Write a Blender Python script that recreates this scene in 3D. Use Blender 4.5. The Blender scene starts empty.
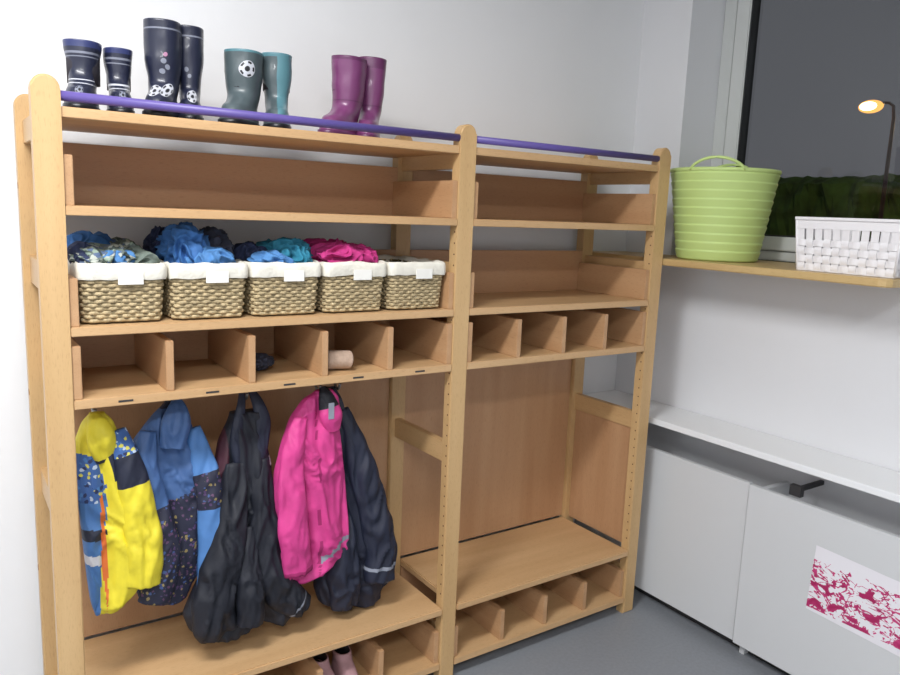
import bpy, bmesh, math, random
import numpy as np
from mathutils import Vector, Matrix, noise

random.seed(3)
sc = bpy.context.scene
try:
    sc.view_settings.view_transform = 'Standard'
except Exception:
    pass

# ------------------------------------------------------------------ helpers
def lin(c):
    o = []
    for v in c:
        v = v / 255.0
        o.append(v / 12.92 if v <= 0.04045 else ((v + 0.055) / 1.055) ** 2.4)
    return (o[0], o[1], o[2], 1.0)

def new_mat(name):
    m = bpy.data.materials.new(name)
    m.use_nodes = True
    nt = m.node_tree
    b = nt.nodes['Principled BSDF']
    return m, nt, b

def plain(name, rgb, rough=0.6, var=0.0, vscale=20, bump=0.0, bscale=60, metal=0.0, coat=0.0):
    m, nt, b = new_mat(name)
    b.inputs['Base Color'].default_value = lin(rgb)
    b.inputs['Roughness'].default_value = rough
    b.inputs['Metallic'].default_value = metal
    if coat:
        b.inputs['Coat Weight'].default_value = coat
    tc = nt.nodes.new('ShaderNodeTexCoord')
    if var > 0:
        n = nt.nodes.new('ShaderNodeTexNoise'); n.inputs['Scale'].default_value = vscale
        n.inputs['Detail'].default_value = 4
        nt.links.new(tc.outputs['Object'], n.inputs['Vector'])
        r = nt.nodes.new('ShaderNodeValToRGB')
        c = lin(rgb)
        r.color_ramp.elements[0].position = 0.3
        r.color_ramp.elements[1].position = 0.7
        r.color_ramp.elements[0].color = (c[0]*(1-var), c[1]*(1-var), c[2]*(1-var), 1)
        r.color_ramp.elements[1].color = (min(1, c[0]*(1+var)), min(1, c[1]*(1+var)), min(1, c[2]*(1+var)), 1)
        nt.links.new(n.outputs['Fac'], r.inputs['Fac'])
        nt.links.new(r.outputs['Color'], b.inputs['Base Color'])
    if bump > 0:
        n2 = nt.nodes.new('ShaderNodeTexNoise'); n2.inputs['Scale'].default_value = bscale
        n2.inputs['Detail'].default_value = 3
        nt.links.new(tc.outputs['Object'], n2.inputs['Vector'])
        bp = nt.nodes.new('ShaderNodeBump'); bp.inputs['Strength'].default_value = bump
        bp.inputs['Distance'].default_value = 0.004
        nt.links.new(n2.outputs['Fac'], bp.inputs['Height'])
        nt.links.new(bp.outputs['Normal'], b.inputs['Normal'])
    return m

def wood(name, c1, c2, axis='x', rough=0.42):
    m, nt, b = new_mat(name)
    b.inputs['Roughness'].default_value = rough
    tc = nt.nodes.new('ShaderNodeTexCoord')
    def mapping(lo, hi):
        mp = nt.nodes.new('ShaderNodeMapping')
        s = [hi, hi, hi]; s['xyz'.index(axis)] = lo
        mp.inputs['Scale'].default_value = s
        nt.links.new(tc.outputs['Object'], mp.inputs['Vector'])
        return mp
    n1 = nt.nodes.new('ShaderNodeTexNoise'); n1.inputs['Scale'].default_value = 1; n1.inputs['Detail'].default_value = 5
    nt.links.new(mapping(1.2, 16).outputs[0], n1.inputs['Vector'])
    r1 = nt.nodes.new('ShaderNodeValToRGB')
    r1.color_ramp.elements[0].position = 0.3; r1.color_ramp.elements[1].position = 0.72
    r1.color_ramp.elements[0].color = lin(c2); r1.color_ramp.elements[1].color = lin(c1)
    nt.links.new(n1.outputs['Fac'], r1.inputs['Fac'])
    n2 = nt.nodes.new('ShaderNodeTexNoise'); n2.inputs['Scale'].default_value = 1; n2.inputs['Detail'].default_value = 2
    nt.links.new(mapping(55, 420).outputs[0], n2.inputs['Vector'])
    r2 = nt.nodes.new('ShaderNodeValToRGB')
    r2.color_ramp.elements[0].position = 0.3; r2.color_ramp.elements[1].position = 0.45
    r2.color_ramp.elements[0].color = (0.80, 0.75, 0.70, 1); r2.color_ramp.elements[1].color = (1, 1, 1, 1)
    nt.links.new(n2.outputs['Fac'], r2.inputs['Fac'])
    mx = nt.nodes.new('ShaderNodeMixRGB'); mx.blend_type = 'MULTIPLY'; mx.inputs['Fac'].default_value = 0.6
    nt.links.new(r1.outputs['Color'], mx.inputs['Color1']); nt.links.new(r2.outputs['Color'], mx.inputs['Color2'])
    nt.links.new(mx.outputs['Color'], b.inputs['Base Color'])
    return m

def pattern(name, base, cols, scale=60, thr=0.35):
    m, nt, b = new_mat(name)
    b.inputs['Roughness'].default_value = 0.7
    tc = nt.nodes.new('ShaderNodeTexCoord')
    nz = nt.nodes.new('ShaderNodeTexNoise'); nz.inputs['Scale'].default_value = scale*1.2
    nt.links.new(tc.outputs['Object'], nz.inputs['Vector'])
    vm = nt.nodes.new('ShaderNodeVectorMath'); vm.operation = 'SCALE'; vm.inputs['Scale'].default_value = 0.9/scale
    nt.links.new(nz.outputs['Color'], vm.inputs[0])
    va = nt.nodes.new('ShaderNodeVectorMath'); va.operation = 'ADD'
    nt.links.new(tc.outputs['Object'], va.inputs[0]); nt.links.new(vm.outputs[0], va.inputs[1])
    v = nt.nodes.new('ShaderNodeTexVoronoi'); v.inputs['Scale'].default_value = scale
    nt.links.new(va.outputs[0], v.inputs['Vector'])
    sep = nt.nodes.new('ShaderNodeSeparateColor')
    nt.links.new(v.outputs['Color'], sep.inputs[0])
    r = nt.nodes.new('ShaderNodeValToRGB'); r.color_ramp.interpolation = 'CONSTANT'
    els = r.color_ramp.elements
    els[0].position = 0; els[0].color = lin(cols[0])
    els[1].position = 1.0 / len(cols); els[1].color = lin(cols[1 % len(cols)])
    for i in range(2, len(cols)):
        e = els.new(i / len(cols)); e.color = lin(cols[i])
    nt.links.new(sep.outputs[0], r.inputs['Fac'])
    lt = nt.nodes.new('ShaderNodeMath'); lt.operation = 'LESS_THAN'; lt.inputs[1].default_value = thr
    nt.links.new(v.outputs['Distance'], lt.inputs[0])
    mx = nt.nodes.new('ShaderNodeMixRGB'); mx.inputs['Color1'].default_value = lin(base)
    nt.links.new(lt.outputs[0], mx.inputs['Fac']); nt.links.new(r.outputs['Color'], mx.inputs['Color2'])
    nt.links.new(mx.outputs['Color'], b.inputs['Base Color'])
    return m

def emit(name, rgb, strength):
    m = bpy.data.materials.new(name); m.use_nodes = True
    nt = m.node_tree; nt.nodes.clear()
    o = nt.nodes.new('ShaderNodeOutputMaterial'); e = nt.nodes.new('ShaderNodeEmission')
    e.inputs['Color'].default_value = lin(rgb); e.inputs['Strength'].default_value = strength
    nt.links.new(e.outputs[0], o.inputs[0])
    return m

def empty(name):
    e = bpy.data.objects.new(name, None)
    sc.collection.objects.link(e)
    e.empty_display_size = 0.1
    return e

def obj_from(name, verts, faces, mats, fmat=None, smooth=False, parent=None):
    me = bpy.data.meshes.new(name)
    me.from_pydata([tuple(v) for v in verts], [], faces)
    for m in (mats if isinstance(mats, (list, tuple)) else [mats]):
        me.materials.append(m)
    if fmat is not None:
        me.polygons.foreach_set('material_index', fmat)
    if smooth:
        me.polygons.foreach_set('use_smooth', [True] * len(me.polygons))
    me.update()
    o = bpy.data.objects.new(name, me)
    sc.collection.objects.link(o)
    if parent: o.parent = parent
    return o

def finish_bm(bm, name, mats, smooth=False, parent=None):
    bmesh.ops.recalc_face_normals(bm, faces=bm.faces[:])
    me = bpy.data.meshes.new(name); bm.to_mesh(me); bm.free()
    for m in (mats if isinstance(mats, (list, tuple)) else [mats]):
        me.materials.append(m)
    if smooth:
        me.polygons.foreach_set('use_smooth', [True] * len(me.polygons))
    o = bpy.data.objects.new(name, me); sc.collection.objects.link(o)
    if parent: o.parent = parent
    return o

def box(name, x0, x1, y0, y1, z0, z1, mat, parent=None, bev=0.0015):
    bm = bmesh.new()
    bmesh.ops.create_cube(bm, size=1)
    for v in bm.verts:
        v.co = Vector(((x0+x1)/2 + v.co.x*(x1-x0), (y0+y1)/2 + v.co.y*(y1-y0), (z0+z1)/2 + v.co.z*(z1-z0)))
    if bev > 0:
        bmesh.ops.bevel(bm, geom=bm.edges[:], offset=bev, segments=2, affect='EDGES')
    return finish_bm(bm, name, mat, parent=parent)

def prism(name, pts, axis, a0, a1, mat, parent=None, bev=0.0):
    bm = bmesh.new()
    def mk(p, a):
        if axis == 'y': return (p[0], a, p[1])
        if axis == 'z': return (p[0], p[1], a)
        return (a, p[0], p[1])
    v0 = [bm.verts.new(mk(p, a0)) for p in pts]
    v1 = [bm.verts.new(mk(p, a1)) for p in pts]
    n = len(pts)
    f0 = bm.faces.new(v0); f1 = bm.faces.new(v1[::-1])
    for i in range(n):
        bm.faces.new((v0[i], v1[i], v1[(i+1) % n], v0[(i+1) % n]))
    if bev > 0:
        ed = list(set(f0.edges[:] + f1.edges[:]))
        bmesh.ops.bevel(bm, geom=ed, offset=bev, segments=3, affect='EDGES')
    return finish_bm(bm, name, mat, parent=parent)

def tube(name, pts, radii, mat, parent=None, seg=12, closed=False, sq=(1, 1), fm=None, wr=0.0, seed=0):
    """swept tube through pts; wr gives cloth-like creases"""
    pts = [Vector(p) for p in pts]
    n = len(pts)
    if not isinstance(radii, (list, tuple, np.ndarray)): radii = [radii]*n
    verts, faces, fmat = [], [], []
    for i, p in enumerate(pts):
        if closed: t = (pts[(i+1) % n] - pts[i-1]).normalized()
        else: t = (pts[min(i+1, n-1)] - pts[max(i-1, 0)]).normalized()
        ref = Vector((0, 1, 0)) if abs(t.y) < 0.9 else Vector((0, 0, 1))
        a = t.cross(ref).normalized(); b = t.cross(a).normalized()
        for k in range(seg):
            th = 2*math.pi*k/seg
            c_, s_ = math.cos(th), math.sin(th)
            r = radii[i]
            d = a*c_*sq[0] + b*s_*sq[1]
            q = p + d*r
            if wr > 0:
                g = Vector((q.x*26+seed*3.7, q.y*10, q.z*9+seed))
                wv = noise.noise(g*0.7+Vector((5, 5, 5)))
                g = g + Vector((wv*1.5, 0, wv*1.5))
                e1 = 1-2.2*abs(noise.noise(g)); e2 = 1-2.2*abs(noise.noise(g*2.1+Vector((7, 1, 3))))
                r = r*(1 + wr*0.25*noise.noise(Vector((q.x*12, seed, q.z*16))))
                q = p + d*r + b*s_*(e1*0.44+e2*0.22)*wr*radii[i]
            verts.append(q)
    rng = n if closed else n-1
    for i in range(rng):
        for k in range(seg):
            j = (i+1) % n
            faces.append((i*seg+k, i*seg+(k+1) % seg, j*seg+(k+1) % seg, j*seg+k))
            fmat.append(fm(i/(n-1), k/seg) if fm else 0)
    if not closed:
        faces.append(tuple(range(seg))[::-1]); fmat.append(fm(0, 0) if fm else 0)
        faces.append(tuple((n-1)*seg+k for k in range(seg))); fmat.append(fm(1, 0) if fm else 0)
    return obj_from(name, verts, faces, mat, fmat, True, parent)

def spline(ctrl, n):
    c = [np.array(p, float) for p in ctrl]
    c = [2*c[0]-c[1]] + c + [2*c[-1]-c[-2]]
    out = []
    segs = len(c)-3
    for i in range(n):
        t = i/(n-1)*segs; k = min(int(t), segs-1); u = t-k
        p0, p1, p2, p3 = c[k:k+4]
        out.append(0.5*((2*p1)+(-p0+p2)*u+(2*p0-5*p1+4*p2-p3)*u*u+(-p0+3*p1-3*p2+p3)*u**3))
    return out

def join(objs, name, parent=None):
    bm = bmesh.new(); mats = []
    for o in objs:
        me = o.data
        off = len(mats)
        mats += list(me.materials)
        tmp = bmesh.new(); tmp.from_mesh(me)
        tmp.transform(o.matrix_basis)
        for f in tmp.faces: f.material_index += off
        m2 = bpy.data.meshes.new('tmp'); tmp.to_mesh(m2); tmp.free()
        bm.from_mesh(m2); bpy.data.meshes.remove(m2)
    me = bpy.data.meshes.new(name); bm.to_mesh(me); bm.free()
    for m in mats: me.materials.append(m)
    for o in objs: bpy.data.objects.remove(o)
    o = bpy.data.objects.new(name, me); sc.collection.objects.link(o)
    if parent: o.parent = parent
    return o

def inpoly(x, z, poly):
    c = False; n = len(poly); j = n-1
    for i in range(n):
        xi, zi = poly[i]; xj, zj = poly[j]
        if (zi > z) != (zj > z) and x < (xj-xi)*(z-zi)/(zj-zi)+xi: c = not c
        j = i
    return c

# ------------------------------------------------------------------ materials
M_wall = plain('wall_paint', (229, 230, 232), 0.9, 0.015, 3, 0.06, 220)
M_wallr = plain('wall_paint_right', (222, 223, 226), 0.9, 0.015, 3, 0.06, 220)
M_ceil = plain('ceiling_paint', (235, 235, 234), 0.95)
M_floor = plain('vinyl_floor', (132, 136, 142), 0.45, 0.06, 90)
M_post = wood('beech_post', (206, 172, 124), (192, 156, 108), 'z')
M_boardx = wood('beech_board', (208, 172, 128), (192, 154, 110), 'x')
M_panel = wood('beech_panel', (190, 149, 112), (176, 133, 97), 'x')
M_panelz = wood('beech_back_panel', (191, 151, 114), (178, 136, 99), 'z')
M_side = wood('beech_side', (195, 156, 117), (181, 140, 101), 'y')
M_raily = wood('beech_rail', (203, 168, 121), (189, 152, 106), 'y')
M_shelfw = wood('pine_sill', (206, 180, 128), (188, 154, 102), 'y')
M_purple = plain('purple_lacquer', (92, 78, 146), 0.4)
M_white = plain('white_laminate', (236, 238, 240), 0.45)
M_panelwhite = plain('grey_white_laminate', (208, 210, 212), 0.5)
M_frame = plain('window_frame_white', (205, 208, 206), 0.4)
M_seal = plain('rubber_seal', (40, 42, 44), 0.6)
M_dark = plain('dark_metal', (50, 50, 52), 0.5)
M_steel = plain('hook_steel', (150, 150, 150), 0.3, metal=0.9)

# ------------------------------------------------------------------ room
XR, YB, ZC = 2.41, 0.43, 2.80
XL, YF = -1.9, -3.8
box('floor', XL-0.1, XR+0.35, YF-0.1, YB+0.1, -0.1, 0.0, M_floor, bev=0)
box('ceiling', XL-0.1, XR+0.35, YF-0.1, YB+0.1, ZC, ZC+0.1, M_ceil, bev=0)
box('wall_back', XL-0.1, XR+0.35, YB, YB+0.1, 0, ZC, M_wall, bev=0)
box('wall_left', XL-0.1, XL, YF, YB, 0, ZC, M_wall, bev=0)
box('wall_front', XL-0.1, XR+0.35, YF-0.1, YF, 0, ZC, M_wall, bev=0)
WY0, WY1, WZ0, WZ1 = -2.6, 0.19, 1.318, 2.55
wr = [box('w1', XR, XR+0.34, YF, YB, 0, WZ0, M_wallr, bev=0),
      box('w2', XR, XR+0.34, YF, YB, WZ1, ZC, M_wallr, bev=0),
      box('w3', XR, XR+0.34, WY1, YB, WZ0, WZ1, M_wallr, bev=0),
      box('w4', XR, XR+0.34, YF, WY0, WZ0, WZ1, M_wallr, bev=0)]
join(wr, 'wall_right')

# window
win = empty('window_1')
fx0, fx1 = 2.60, 2.67
def wbox(n, *a, m=M_frame, bev=0.004): return box(n, *a, m, win, bev)
wbox('frame_left', fx0, fx1, WY1-0.06, WY1, WZ0+0.02, WZ1)
wbox('frame_right', fx0, fx1, WY0, WY0+0.06, WZ0+0.02, WZ1)
wbox('frame_bottom', fx0, fx1, WY0+0.06, WY1-0.06, WZ0+0.026, WZ0+0.06)
wbox('frame_top', fx0, fx1, WY0+0.06, WY1-0.06, WZ1-0.05, WZ1)
wbox('sash_left', fx0-0.012, fx1-0.02, WY1-0.125, WY1-0.064, WZ0+0.064, WZ1-0.055)
wbox('sash_bottom', fx0-0.012, fx1-0.02, WY0+0.125, WY1-0.125, WZ0+0.064, WZ0+0.115)
wbox('sash_top', fx0-0.012, fx1-0.02, WY0+0.125, WY1-0.125, WZ1-0.105, WZ1-0.055)
wbox('sash_right', fx0-0.012, fx1-0.02, WY0+0.064, WY0+0.125, WZ0+0.064, WZ1-0.055)
wbox('seal_left', fx0+0.0, fx1-0.01, WY1-0.064, WY1-0.060, WZ0+0.06, WZ1-0.05, m=M_seal, bev=0)
wbox('seal_glass_left', fx0-0.006, fx1-0.03, WY1-0.130, WY1-0.125, WZ0+0.115, WZ1-0.105, m=M_seal, bev=0)
wbox('seal_glass_bottom', fx0-0.006, fx1-0.03, WY0+0.13, WY1-0.13, WZ0+0.115, WZ0+0.120, m=M_seal, bev=0)
gm = bpy.data.materials.new('window_glass'); gm.use_nodes = True
nt = gm.node_tree; nt.nodes.clear()
out = nt.nodes.new('ShaderNodeOutputMaterial'); mix = nt.nodes.new('ShaderNodeMixShader')
tr = nt.nodes.new('ShaderNodeBsdfTransparent'); gl = nt.nodes.new('ShaderNodeBsdfGlossy')
gl.inputs['Roughness'].default_value = 0.0
tr.inputs['Color'].default_value = (0.9, 0.92, 0.92, 1)
fr = nt.nodes.new('ShaderNodeFresnel'); fr.inputs['IOR'].default_value = 1.5
nt.links.new(fr.outputs[0], mix.inputs[0]); nt.links.new(tr.outputs[0], mix.inputs[1]); nt.links.new(gl.outputs[0], mix.inputs[2])
nt.links.new(mix.outputs[0], out.inputs[0])
obj_from('glass', [(2.625, WY0+0.125, WZ0+0.115), (2.625, WY1-0.125, WZ0+0.115), (2.625, WY1-0.125, WZ1-0.105), (2.625, WY0+0.125, WZ1-0.105)], [(0, 3, 2, 1)], gm, parent=win)

# outside world
M_ground = plain('night_ground', (22, 24, 24), 0.95)
M_tree = plain('hedge_reflection_green', (52, 82, 38), 0.95, 0.6, 2.5)  # hedge tone; its green also paints in the tub's reflection on the pane
obj_from('outdoor_ground', [(2.8, -40, -3.2), (80, -40, -3.2), (80, 60, -3.2), (2.8, 60, -3.2)], [(0, 1, 2, 3)], M_ground)
tv, tf = [], []
N = 420
for i in range(N):
    y = -15 + i*60/(N-1)
    h = 2.78 + 0.05*noise.noise(Vector((y*0.35, 1, 0))) + 0.10*noise.noise(Vector((y*3.2, 4, 0))) + 0.06*noise.noise(Vector((y*9, 4, 7)))
    for (xx, zz) in ((19.4, -3.2), (19.2, 0.0), (19.15, h-1.6), (19.2, h-1.0), (19.25, h-0.5), (19.35, h-0.2), (19.8, h), (20.6, h-1.0), (20.8, -3.2)):
        tv.append((xx + 0.45*noise.noise(Vector((y*2.2, zz*2.4, 3))), y, zz))
for i in range(N-1):
    for k in range(8):
        tf.append((i*9+k, (i+1)*9+k, (i+1)*9+k+1, i*9+k+1))
obj_from('outdoor_hedge', tv, tf, M_tree)
lampe = empty('street_lamp')
lx, ly, lz = 12.45, 4.44, 3.45
tube('pole', [(lx+0.05, ly, -3.2), (lx+0.05, ly, 1), (lx+0.05, ly, 3.18), (lx+0.04, ly+0.02, 3.36), (lx-0.02, ly+0.07, 3.41), (lx-0.12, ly+0.16, 3.40)], [0.045, 0.036, 0.026, 0.022, 0.022, 0.022], plain('lamp_pole_rust', (96, 72, 56), 0.7), lampe)
def ell(n, c, r, mat, par, zmin=-1):
    bm = bmesh.new(); bmesh.ops.create_uvsphere(bm, u_segments=24, v_segments=12, radius=1)
    for v in bm.verts: v.co = Vector((c[0]+v.co.x*r[0], c[1]+v.co.y*r[1], c[2]+max(v.co.z, zmin)*r[2]))
    return finish_bm(bm, n, mat, True, par)
ell('lamp_hood', (lx-0.12, ly+0.25, 3.39), (0.10, 0.17, 0.04), M_dark, lampe)
ell('lamp_lens_halo', (lx-0.17, ly+0.26, 3.35), (0.12, 0.19, 0.10), emit('sodium_halo', (252, 178, 92), 1.6), lampe)  # oversized orange lens; the halo round the bulb is built into its shape
ell('lamp_bulb', (lx-0.27, ly+0.25, 3.345), (0.06, 0.13, 0.065), emit('sodium_bulb', (255, 236, 195), 8), lampe)
pl = bpy.data.lights.new('sodium_light', 'POINT'); pl.energy = 300; pl.color = (1, 0.66, 0.32); pl.shadow_soft_size = 0.1
po = bpy.data.objects.new('sodium_light', pl); sc.collection.objects.link(po); po.location = (lx+2.2, ly+0.6, 3.3); po.parent = lampe

# ------------------------------------------------------------------ sill shelf, board, radiator cover
pts = [(2.145, -0.745), (2.150, -0.765), (2.165, -0.775), (2.598, -0.775), (2.598, WY1-0.002), (2.408, WY1-0.002), (2.408, YB-0.002), (2.145, YB-0.002)]
prism('wooden_sill_shelf', pts, 'z', 1.3185, 1.342, M_shelfw, bev=0.003)
box('windowsill', 2.42, 2.60, WY0+0.002, -0.777, 1.3185, 1.338, M_white, bev=0.002)
box('radiator_top_board', 2.192, 2.408, -3.0, YB-0.002, 0.723, 0.745, M_white, bev=0.002)
rc = empty('radiator_cover')
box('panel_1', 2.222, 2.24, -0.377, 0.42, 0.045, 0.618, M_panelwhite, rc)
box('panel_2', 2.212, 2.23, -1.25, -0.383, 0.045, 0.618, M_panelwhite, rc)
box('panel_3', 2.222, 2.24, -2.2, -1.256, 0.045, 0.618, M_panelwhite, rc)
box('plinth', 2.27, 2.285, -3.0, 0.42, 0.0, 0.06, M_dark, rc)
for i, y in enumerate((0.3, -0.40, -1.25)):
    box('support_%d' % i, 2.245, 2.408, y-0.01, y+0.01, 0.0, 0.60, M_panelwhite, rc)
box('bracket', 2.242, 2.262, -0.545, -0.505, 0.62, 0.655, M_dark, rc)
box('bracket_arm', 2.262, 2.405, -0.53, -0.515, 0.63, 0.645, M_dark, rc)
box('baseboard_back', XL, 2.22, YB-0.015, YB-0.001, 0, 0.07, M_floor, bev=0.002)

# drawing
mm, nt, b = new_mat('painted_paper')
b.inputs['Roughness'].default_value = 0.85
L = nt.links.new
tc = nt.nodes.new('ShaderNodeTexCoord')
def mth(op, a, b_=None, clamp=False):
    n = nt.nodes.new('ShaderNodeMath'); n.operation = op; n.use_clamp = clamp
    for i, v in enumerate((a, b_)):
        if v is None: continue
        if isinstance(v, (int, float)): n.inputs[i].default_value = v
        else: L(v, n.inputs[i])
    return n.outputs[0]
mp = nt.nodes.new('ShaderNodeMapping'); mp.inputs['Rotation'].default_value = (math.radians(-25), 0, 0); mp.inputs['Scale'].default_value = (1, 0.75, 1.25)
L(tc.outputs['Object'], mp.inputs['Vector'])
def nz_(sc_, det, dist):
    n = nt.nodes.new('ShaderNodeTexNoise'); n.inputs['Scale'].default_value = sc_; n.inputs['Detail'].default_value = det; n.inputs['Distortion'].default_value = dist
    L(mp.outputs[0], n.inputs['Vector']); return n.outputs['Fac']
f1, f2, f3 = nz_(13, 2, 2.4), nz_(28, 4, 0.8), nz_(9, 2, 3.0)
stroke = mth('MAXIMUM', mth('LESS_THAN', mth('ABSOLUTE', mth('SUBTRACT', f1, 0.5)), 0.030), mth('LESS_THAN', mth('ABSOLUTE', mth('SUBTRACT', f3, 0.46)), 0.022))
sx = nt.nodes.new('ShaderNodeSeparateXYZ'); L(tc.outputs['Object'], sx.inputs[0])
zz = mth('MULTIPLY', mth('SUBTRACT', 0.42, sx.outputs['Z']), 0.8)
blot = mth('GREATER_THAN', mth('ADD', f2, zz), 0.60)
low = mth('LESS_THAN', mth('ADD', sx.outputs['Z'], mth('MULTIPLY', f2, 0.06)), 0.488)
inside = mth('GREATER_THAN', sx.outputs['Z'], 0.298)
paint = mth('MULTIPLY', mth('MULTIPLY', mth('MAXIMUM', mth('MULTIPLY', stroke, mth('GREATER_THAN', f2, 0.42)), blot), low), inside)
cm = nt.nodes.new('ShaderNodeMixRGB'); cm.inputs['Color1'].default_value = lin((206, 66, 128)); cm.inputs['Color2'].default_value = lin((164, 30, 88)); L(mth('MULTIPLY', mth('SUBTRACT', f2, 0.4), 4, True), cm.inputs['Fac'])
mx = nt.nodes.new('ShaderNodeMixRGB'); mx.inputs['Color1'].default_value = lin((232, 230, 236)); L(cm.outputs['Color'], mx.inputs['Color2'])
L(paint, mx.inputs['Fac']); L(mx.outputs['Color'], b.inputs['Base Color'])
pv, pf = [], []
ca, sa = math.cos(math.radians(2.5)), math.sin(math.radians(2.5))
for i in range(13):
    for j in range(9):
        s0 = (i/12-0.5)*0.30; z0_ = (j/8-0.5)*0.215
        s1_ = s0*ca + z0_*sa; z1_ = -s0*sa + z0_*ca
        pv.append((2.2105 - 0.0025*abs(noise.noise(Vector((s0*9, z0_*9, 0)))), -0.778-s1_, 0.390+z1_))
for i in range(12):
    for j in range(8):
        pf.append((i*9+j, i*9+j+1, (i+1)*9+j+1, (i+1)*9+j))
obj_from('childs_painting', pv, pf, mm, smooth=True)

# ------------------------------------------------------------------ shelf unit
U = empty('cloakroom_shelf_unit')
PX = [(0.184, 0.239), (1.249, 1.304), (2.083, 2.138)]
ZT = 1.723
DB = 0.383
def post(n, x0, x1, y0, y1, zt):
    r = (x1-x0)/2; xc = (x0+x1)/2
    p = [(x0, 0.0), (x0, zt-r)]
    for i in range(1, 12):
        a = math.pi - math.pi*i/12
        p.append((xc+r*math.cos(a), zt-r+r*math.sin(a)))
    p += [(x1, zt-r), (x1, 0.0)]
    prism(n, p, 'y', y0, y1, M_post, U, bev=0.004)
for i, (a, b_) in enumerate(PX):
    post('front_post_%d' % i, a, b_, 0.0, 0.038, ZT)
    post('back_post_%d' % i, a, b_, DB-0.036, DB, ZT-0.005)
    xc = (a+b_)/2
    for k, (z0, z1) in enumerate(((1.262, 1.33), (0.715, 0.778), (1.60, 1.655), (0.12, 0.18))):
        box('frame_rail_%d_%d' % (i, k), xc-0.012, xc+0.012, 0.036, DB-0.034, z0, z1, M_raily, U)
box('end_infill_right', 2.104, 2.114, 0.037, DB-0.036, 0.26, 0.716, M_panelz, U)
bm = bmesh.new()
for xs in (PX[1][0]-0.0004, PX[2][0]-0.0004):
    for k in range(36):
        z = 0.30+k*0.032
        mt = Matrix.Translation((xs, 0.012, z)) @ Matrix.Rotation(math.radians(90), 4, 'Y')
        bmesh.ops.create_cone(bm, cap_ends=True, segments=8, radius1=0.0025, radius2=0.0025, depth=0.0012, matrix=mt)
finish_bm(bm, 'peg_holes', plain('peg_hole', (90, 60, 35), 0.8), parent=U)
bm = bmesh.new()
for z in (0.98, 1.5, 0.5):
    mt = Matrix.Translation((PX[0][0]-0.0004, 0.360, z)) @ Matrix.Rotation(math.radians(90), 4, 'Y')
    bmesh.ops.create_cone(bm, cap_ends=True, segments=16, radius1=0.008, radius2=0.008, depth=0.0012, matrix=mt)
finish_bm(bm, 'post_holes', plain('post_hole', (150, 110, 70), 0.5), parent=U)  # flat discs, darker than the wood, stand in for holes in the post

bays = [(0.2395, 1.2485, 5), (1.3045, 2.0825, 4)]
T = 0.018
for bi, (xa, xb, nc) in enumerate(bays):
    s = 'bay%d_' % bi
    box(s+'top_board', xa, xb, 0.004, 0.375, 1.640, 1.662, M_boardx, U)
    tube(s+'rail', [(xa-0.003, 0.012, 1.684), (xb+0.003, 0.012, 1.684)], 0.0105, M_purple, U, seg=20)
    for k, zb in enumerate((1.438, 1.176)):
        box(s+'shelf_%d' % k, xa, xb, 0.0, 0.375, zb, zb+0.021, M_boardx, U)
        box(s+'shelf_back_%d' % k, xa, xb, 0.345, 0.363, zb+0.021, zb+0.172, M_panel, U)
        box(s+'shelf_side_l_%d' % k, xa, xa+T, 0.006, 0.345, zb+0.021, zb+0.127, M_side, U)
        box(s+'shelf_side_r_%d' % k, xb-T, xb, 0.006, 0.345, zb+0.021, zb+0.127, M_side, U)
    zb = 1.012
    box(s+'shoe_shelf', xa, xb, 0.0, 0.375, zb, zb+0.022, M_boardx, U)
    box(s+'shoe_back', xa, xb, 0.345, 0.363, zb+0.022, zb+0.150, M_panel, U)
    for j in range(nc+1):
        x = xa + (xb-xa-T)*j/nc
        box(s+'shoe_divider_%d' % j, x, x+T, 0.004, 0.345, zb+0.022, zb+0.142, M_side, U)
    box(s+'back_panel', xa, xb, 0.364, 0.374, 0.262, 1.15, M_panelz, U)
    box(s+'bench', xa, xb, -0.004, 0.363, 0.233, 0.257, M_boardx, U, bev=0.004)
    box(s+'floor_shelf', xa, xb, 0.0, 0.363, 0.045, 0.067, M_boardx, U)
    box(s+'floor_back', xa, xb, 0.345, 0.363, 0.067, 0.232, M_panel, U)
    for j in range(nc+1):
        x = xa + (xb-xa-T)*j/nc
        box(s+'floor_divider_%d' % j, x, x+T, 0.01, 0.345, 0.067, 0.172, M_side, U)
for j in range(5):
    x = 0.33 + j*0.198
    box('name_label_%d' % j, x, x+0.032, -0.0008, 0.001, 1.020, 1.0245, M_dark, U, bev=0)
for j, x in enumerate((0.300, 0.487, 0.672, 0.885, 0.945)):
    tube('coat_hook_%d' % j, spline([(x, 0.16, 1.013), (x, 0.16, 0.985), (x, 0.15, 0.965), (x, 0.13, 0.962), (x, 0.12, 0.978)], 16), 0.004, M_steel, U, seg=8)

# ------------------------------------------------------------------ boots
def soccer_patch(angle, zc, rad, surf, idx):
    verts, faces, fm = [], [], []
    R, S = 12, 40
    rr = 0.045
    def pt(r, a):
        return surf(angle + r*math.cos(a)/rr, zc + r*math.sin(a))
    verts.append(pt(0, 0))
    for i in range(1, R+1):
        for k in range(S):
            verts.append(pt(rad*i/R, 2*math.pi*k/S))
    def col(i, k):
        a = (k+0.5)/S*5 % 1
        if i <= 3: return idx[1]
        if i >= R-1: return idx[0]
        if 8 <= i <= 10 and (a < 0.22 or a > 0.78): return idx[1]
        if (a < 0.06 or a > 0.94) and i < 8: return idx[1]
        return idx[0]
    for k in range(S):
        faces.append((0, 1+k, 1+(k+1) % S)); fm.append(col(0, k))
    for i in range(1, R):
        for k in range(S):
            faces.append((1+(i-1)*S+k, 1+i*S+k, 1+i*S+(k+1) % S, 1+(i-1)*S+(k+1) % S)); fm.append(col(i, k))
    return verts, faces, fm

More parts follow.
